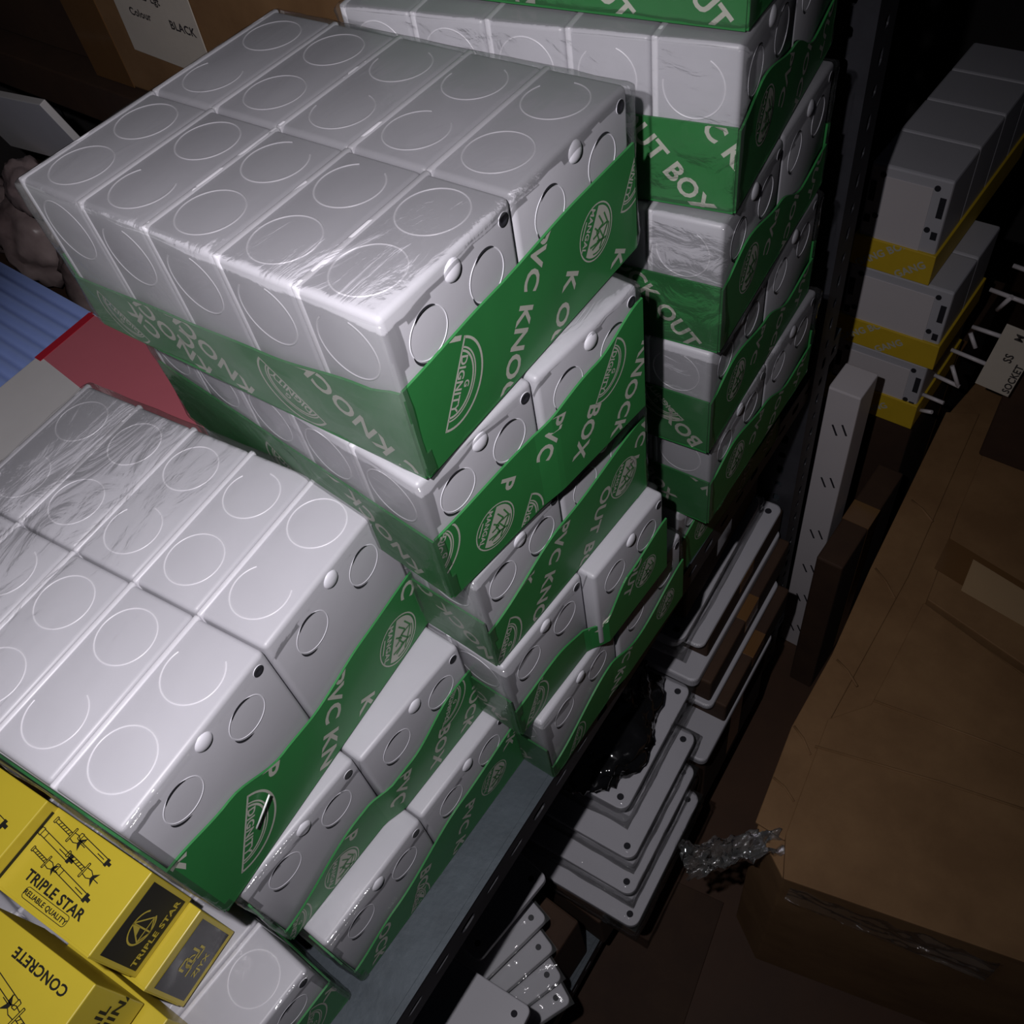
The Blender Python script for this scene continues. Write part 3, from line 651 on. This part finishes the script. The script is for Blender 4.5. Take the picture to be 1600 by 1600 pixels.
# cover plates at the bottom of the photo
def plate(label, x, y, z, yaw, a, b, t_=.1, film=False, tilt=0., seed=0):
    r = empty('blank_plate', (x, y, z), yaw, 0, tilt); tag(r, label, 'cover plate', 'grey plates at the bottom')
    bm = bmesh.new(); prism(bm, rounded_rect(-a/2, -b/2, a/2, b/2, .07, 4), 0, t_, .012); part('plate_body', bm, PVC, r)
    for sy in (.13, b-.13):
        bm = bmesh.new(); t2 = bmesh.new(); bmesh.ops.create_cone(t2, cap_ends=True, segments=14, radius1=.035, radius2=.03, depth=.01); t2.transform(Matrix.Translation(V(-.13, -sy, t_+.002))); join(bm, t2)
        part('screw_hole', bm, SLIT, r)
    return r
plate('grey rectangular plate leaning out just under the shelf lip, with two screw holes', .36, .16, -3.1, -.08, .8, 1.12, .10)
plate('large pale plate at the lower border with one screw hole', 1.05, -.98, -2.75, .12, 1.7, 1.7, .10)
fan = [(.50, -.12, -3.6), (.70, -.30, -3.85), (.90, -.46, -4.1), (1.08, -.58, -4.35)]
for i, (x, y, z) in enumerate(fan):
    r = plate(['uppermost glossy wrapped plate of the fanned pile at the lower border', 'second glossy wrapped plate down in the fanned pile', 'third glossy wrapped plate down in the fanned pile', 'lowest glossy wrapped plate of the fanned pile'][i], x, y, z, -.20-.07*i, .9, 1.35, .12, seed=i)
    bm = bmesh.new(); bmesh.ops.create_grid(bm, x_segments=22, y_segments=26, size=.5)
    for v in bm.verts:
        v.co = V(-.42+v.co.x*.9, -.65+v.co.y*1.35, .135+.02*noise.fractal(v.co*6+V(i, 0, 0), .7, 2, 4))
    part('clear_wrap', bm, FILMM, r, smooth=True)
crate('dark low carton on the lower shelf carrying the fanned plates', -1.8, .62, -2.6, .2, -5.99, -4.40)

# ------------------------------------------------------------ right side: power strip, banded packs, big carton
def socket_strip():
    x0, x1, y, z0, z1 = .24, .66, 6.5, -7.2, -1.05
    r = empty('power_strip', ((x0+x1)/2, y, z0), .0); tag(r, 'upright pale strip with six pairs of slots beside the rack post', 'power strip')
    bm = bmesh.new(); box(bm, -.21, .21, 0, .5, 0, z1-z0, .02, 2); part('strip_body', bm, TRIMW, r)
    for k, zz in enumerate((.55, 1.5, 2.35, 3.25, 4.45, 5.5)):
        bm = bmesh.new()
        for sx in (-.05, .07):
            box(bm, -.012, .012, -.004, .004, -.09, .09, 0, 2, Matrix.Translation(V(sx+.03, -.002, zz+sx*.5)) @ Matrix.Rotation(-.45, 4, 'Y'))
        part('slot_pair', bm, SLIT, r)
socket_strip()
def gang_pack(label, zb, H, x0, x1, y, n, bandh, eyel):
    r = empty('gang_box_pack', ((x0+x1)/2, y, zb)); tag(r, label, 'box pack', 'yellow-banded packs in the dark')
    W_ = x1-x0
    dep = .75
    for k in range(n):
        b_ = bmesh.new(); box(b_, -W_/2, W_/2, k*dep+.006, (k+1)*dep-.006, .02, H, .03, 2)
        o = part('gang_box', b_, PVC, r)
        if k == 0:
            for (sx, sz, a, b) in ((-W_/2+.07, H-.35, .035, .13), (W_/2-.07, H-.35, .035, .13), (-W_/2+.07, H-.72, .035, .05), (W_/2-.07, H-.72, .035, .05)):
                c_ = bmesh.new(); box(c_, sx-a, sx+a, -.004, .004, sz-b, sz+b); part('slot', c_, SLIT, o)
            for sx in (-W_/2+.16, W_/2-.16):
                for sz in (H-.12, H-.66):
                    c_ = bmesh.new(); t2 = bmesh.new(); bmesh.ops.create_cone(t2, cap_ends=True, segments=12, radius1=.035, radius2=.035, depth=.012); t2.transform(Matrix.Translation(V(sx, .0, sz)) @ Matrix.Rotation(PI/2, 4, 'X')); join(c_, t2); part('screw_hole', c_, SLIT, o)
            c_ = bmesh.new(); box(c_, -W_/2+.2, W_/2-.2, -.006, .004, .1, H-.13, .004); part('recessed_plate', c_, TRIMW, o)
    bm = bmesh.new(); box(bm, -W_/2-.03, W_/2+.03, -.03, n*dep+.02, .0, bandh, .01); part('yellow_band', bm, GANGY, r)
    part('band_lettering', draw([('T', 'GANG BOX', .1, .05, .02, .7), ('T', 'GANG', .1, .55, .02, .7)], (0, W_, 0, bandh)), [PRINT], r, (-W_/2, -.032, 0), ROT_NY)
gang_pack('yellow-banded grey pack in the dark, uppermost of three', -.38, 1.38, -.26, .68, 8.0, 4, .42, None)
gang_pack('yellow-banded grey pack in the dark, middle of three', -1.62, 1.22, -.28, 1.02, 8.0, 2, .40, None)
gang_pack('yellow-banded grey pack in the dark, lowest of three', -2.78, 1.14, -.26, .98, 8.0, 2, .45, None)
crate('dark brown carton carrying the three yellow-banded packs', -1.0, 1.0, 8.1, 11.6, -7.2, -2.8)
def big_carton():
    zt = -3.2; o = (3.0, 5.0)
    r = empty('large_carton', (o[0], o[1], -7.2)); tag(r, 'large brown cardboard carton with tape and folded flaps at the right', 'carton')
    R = lambda pts: [(a-o[0], b-o[1]) for a, b in pts]
    H = zt+7.2
    outer = [(2.40, 1.68), (1.90, 2.02), (1.70, 3.30), (1.66, 4.45), (1.50, 5.85), (1.24, 9.0), (1.4, 10.4), (8.2, 10.6), (8.4, 3.2), (4.66, 2.31)]
    bm = bmesh.new(); prism(bm, R(outer), 0, H-.10, .02); part('carton_body', bm, CARTON, r)
    bm = bmesh.new(); prism(bm, R([(1.86, 2.05), (1.66, 3.3), (1.62, 4.45), (1.47, 5.85), (1.21, 9.0), (1.62, 9.2), (1.92, 6.0), (1.99, 3.6), (2.22, 2.05)]), H-.10, H-.055, .01); part('side_flap', bm, CARTON, r)
    bm = bmesh.new(); prism(bm, R([(2.40, 1.66), (2.20, 2.10), (1.97, 3.6), (2.30, 4.05), (2.24, 5.7), (4.2, 5.2), (8.3, 5.0), (8.4, 3.2), (4.66, 2.29)]), H-.098, H, .012); o1 = part('lower_flap', bm, CARTON, r)
    bm = bmesh.new(); prism(bm, R([(2.26, 5.72), (2.21, 6.15), (2.05, 7.3), (1.81, 9.96), (8.2, 10.5), (8.3, 5.2), (4.2, 5.3)]), H-.098, H+.07, .012); part('upper_flap', bm, CARTON, r)
    bm = bmesh.new(); prism(bm, R([(2.15, 6.20), (2.12, 6.75), (8.2, 5.6), (8.2, 5.15)]), H+.071, H+.078, 0); o2 = part('tape', bm, TAPE, r); o2['label'] = 'shiny brown packing tape'
    bm = bmesh.new(); prism(bm, R([(2.55, 6.05), (2.50, 6.58), (8.15, 5.50), (8.15, 5.30)]), H+.079, H+.083, 0); part('torn_liner', bm, mat('pale_card', (.42, .28, .15), .7, .1, 9), r)
    # creases on the flaps
    cr = [((1.68, 3.32), (2.0, 3.1)), ((1.70, 4.4), (2.06, 4.2)), ((1.52, 5.9), (1.92, 5.6)), ((1.45, 7.2), (1.83, 7.0)), ((2.0, 3.2), (4.6, 3.9)), ((2.3, 4.1), (4.9, 4.5)), ((1.78, 2.62), (2.1, 2.5))]
    for (a, b) in cr:
        z_ = H-.056 if b[0] < 2.2 else H+.004
        bm = bmesh.new(); tube(bm, [(a[0]-o[0], a[1]-o[1], z_), ((a[0]+b[0])/2-o[0], (a[1]+b[1])/2-o[1]+.03, z_), (b[0]-o[0], b[1]-o[1], z_)], .016, 6); part('raised_crease', bm, CARTON, r)
    # loose film hanging at the front edge
    bm = bmesh.new(); bmesh.ops.create_grid(bm, x_segments=40, y_segments=16, size=.5)
    for v in bm.verts:
        u, w_ = v.co.x+.5, v.co.y+.5; n_ = noise.fractal(V(u*5, w_*4, 3), .7, 2, 4)
        v.co = V(2.5+u*2.0-o[0], 1.62+u*.54-w_*.10+.04*n_-o[1], H-.03-w_*.45*(.3+.7*u)*(1+.4*n_)+.02*n_)
    part('hanging_film', bm, FILM, r, smooth=True)
    # crumpled clear tape sticking out at the corner
    bm = bmesh.new(); bmesh.ops.create_grid(bm, x_segments=44, y_segments=18, size=.5)
    for v in bm.verts:
        u, w_ = v.co.x+.5, v.co.y
        n_ = noise.fractal(V(u*7, w_*7, 5), .6, 2.1, 5); m_ = noise.fractal(V(u*6+9, w_*6, 1), .6, 2.1, 5)
        c = V(1.42, 1.22, 0).lerp(V(2.18, 2.05, 0), u); pr = V(-.70, .60, 0)
        p = c+pr*w_*(.42-.1*u)+V(.05*m_, .05*n_, 0); v.co = V(p.x-o[0], p.y-o[1], H-.09+.10*n_+.06*math.sin(w_*9))
    t_ = part('crumpled_tape', bm, TAPEC, r, smooth=True); t_['label'] = 'crumpled clear tape sticking out from the carton corner'
big_carton()
# second dark carton between rack and large carton
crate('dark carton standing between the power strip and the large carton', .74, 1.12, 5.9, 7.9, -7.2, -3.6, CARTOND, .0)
# floor clutter: flattened card
r = empty('flattened_carton', (.15, -1.5, -7.2), .2); tag(r, 'flattened brown cardboard lying on the dark aisle floor', 'cardboard')
bm = bmesh.new(); box(bm, -.9, 2.2, -2.6, 3.2, .0, .05, .01); part('card_sheet', bm, CARTOND, r)
bm = bmesh.new(); box(bm, -.9, 2.2, .2, .24, .05, .06, .003); part('fold_line', bm, CARTOND, r)
# socket label card and pale rods
def rods():
    r = empty('label_card', (1.74, 8.0, -1.62), -.0, 0, .1); tag(r, 'white card with the word SOCKET by the right border', 'card')
    bm = bmesh.new(); box(bm, -.16, .26, -.01, .01, 0, 1.02, .003); part('card', bm, PAPER, r)
    part('printed_words', draw([('T', 'SOCKET', .09, .36, .05, PI/2, 0), ('T', 'SS', .1, .2, .5, PI/2), ('T', 'M', .1, .2, .85, PI/2)], (0, .42, 0, 1.02)), [INK], r, (-.16, -.012, 0), ROT_NY)
    st = empty('card_carton', (2.9, 8.9, -3.12)); tag(st, 'dark carton behind the SOCKET card, on the large carton', 'carton')
    bm = bmesh.new(); box(bm, -1.0, 2.0, -.6, 1.4, 0, 3.0, .03); part('carton_body', bm, CARTOND, st)
    k = 0
    for (x, z, l, a) in ((1.95, .15, .4, 0), (1.50, .05, .5, 0), (1.35, -.35, .5, 0), (1.5, -.6, .3, 1.2), (1.30, -.95, .35, .1), (1.3, -1.05, .2, -.9), (1.15, -1.4, .5, 0), (1.22, -1.65, .3, -1), (1.05, -1.9, .35, 0), (.98, -2.3, .3, .1), (1.0, -2.6, .2, .5)):
        bm = bmesh.new(); tube(bm, [(x, 8.2, z), (x+l*math.cos(a), 8.2-.05, z+l*math.sin(a))], .028, 8); o = solo('plastic_rod', bm, TRIMW)
        tag(o, 'thin pale rod, number %d counted downwards among the rods left of the SOCKET card' % (k+1), 'rod', 'pale rods by the SOCKET card'); k += 1
rods()
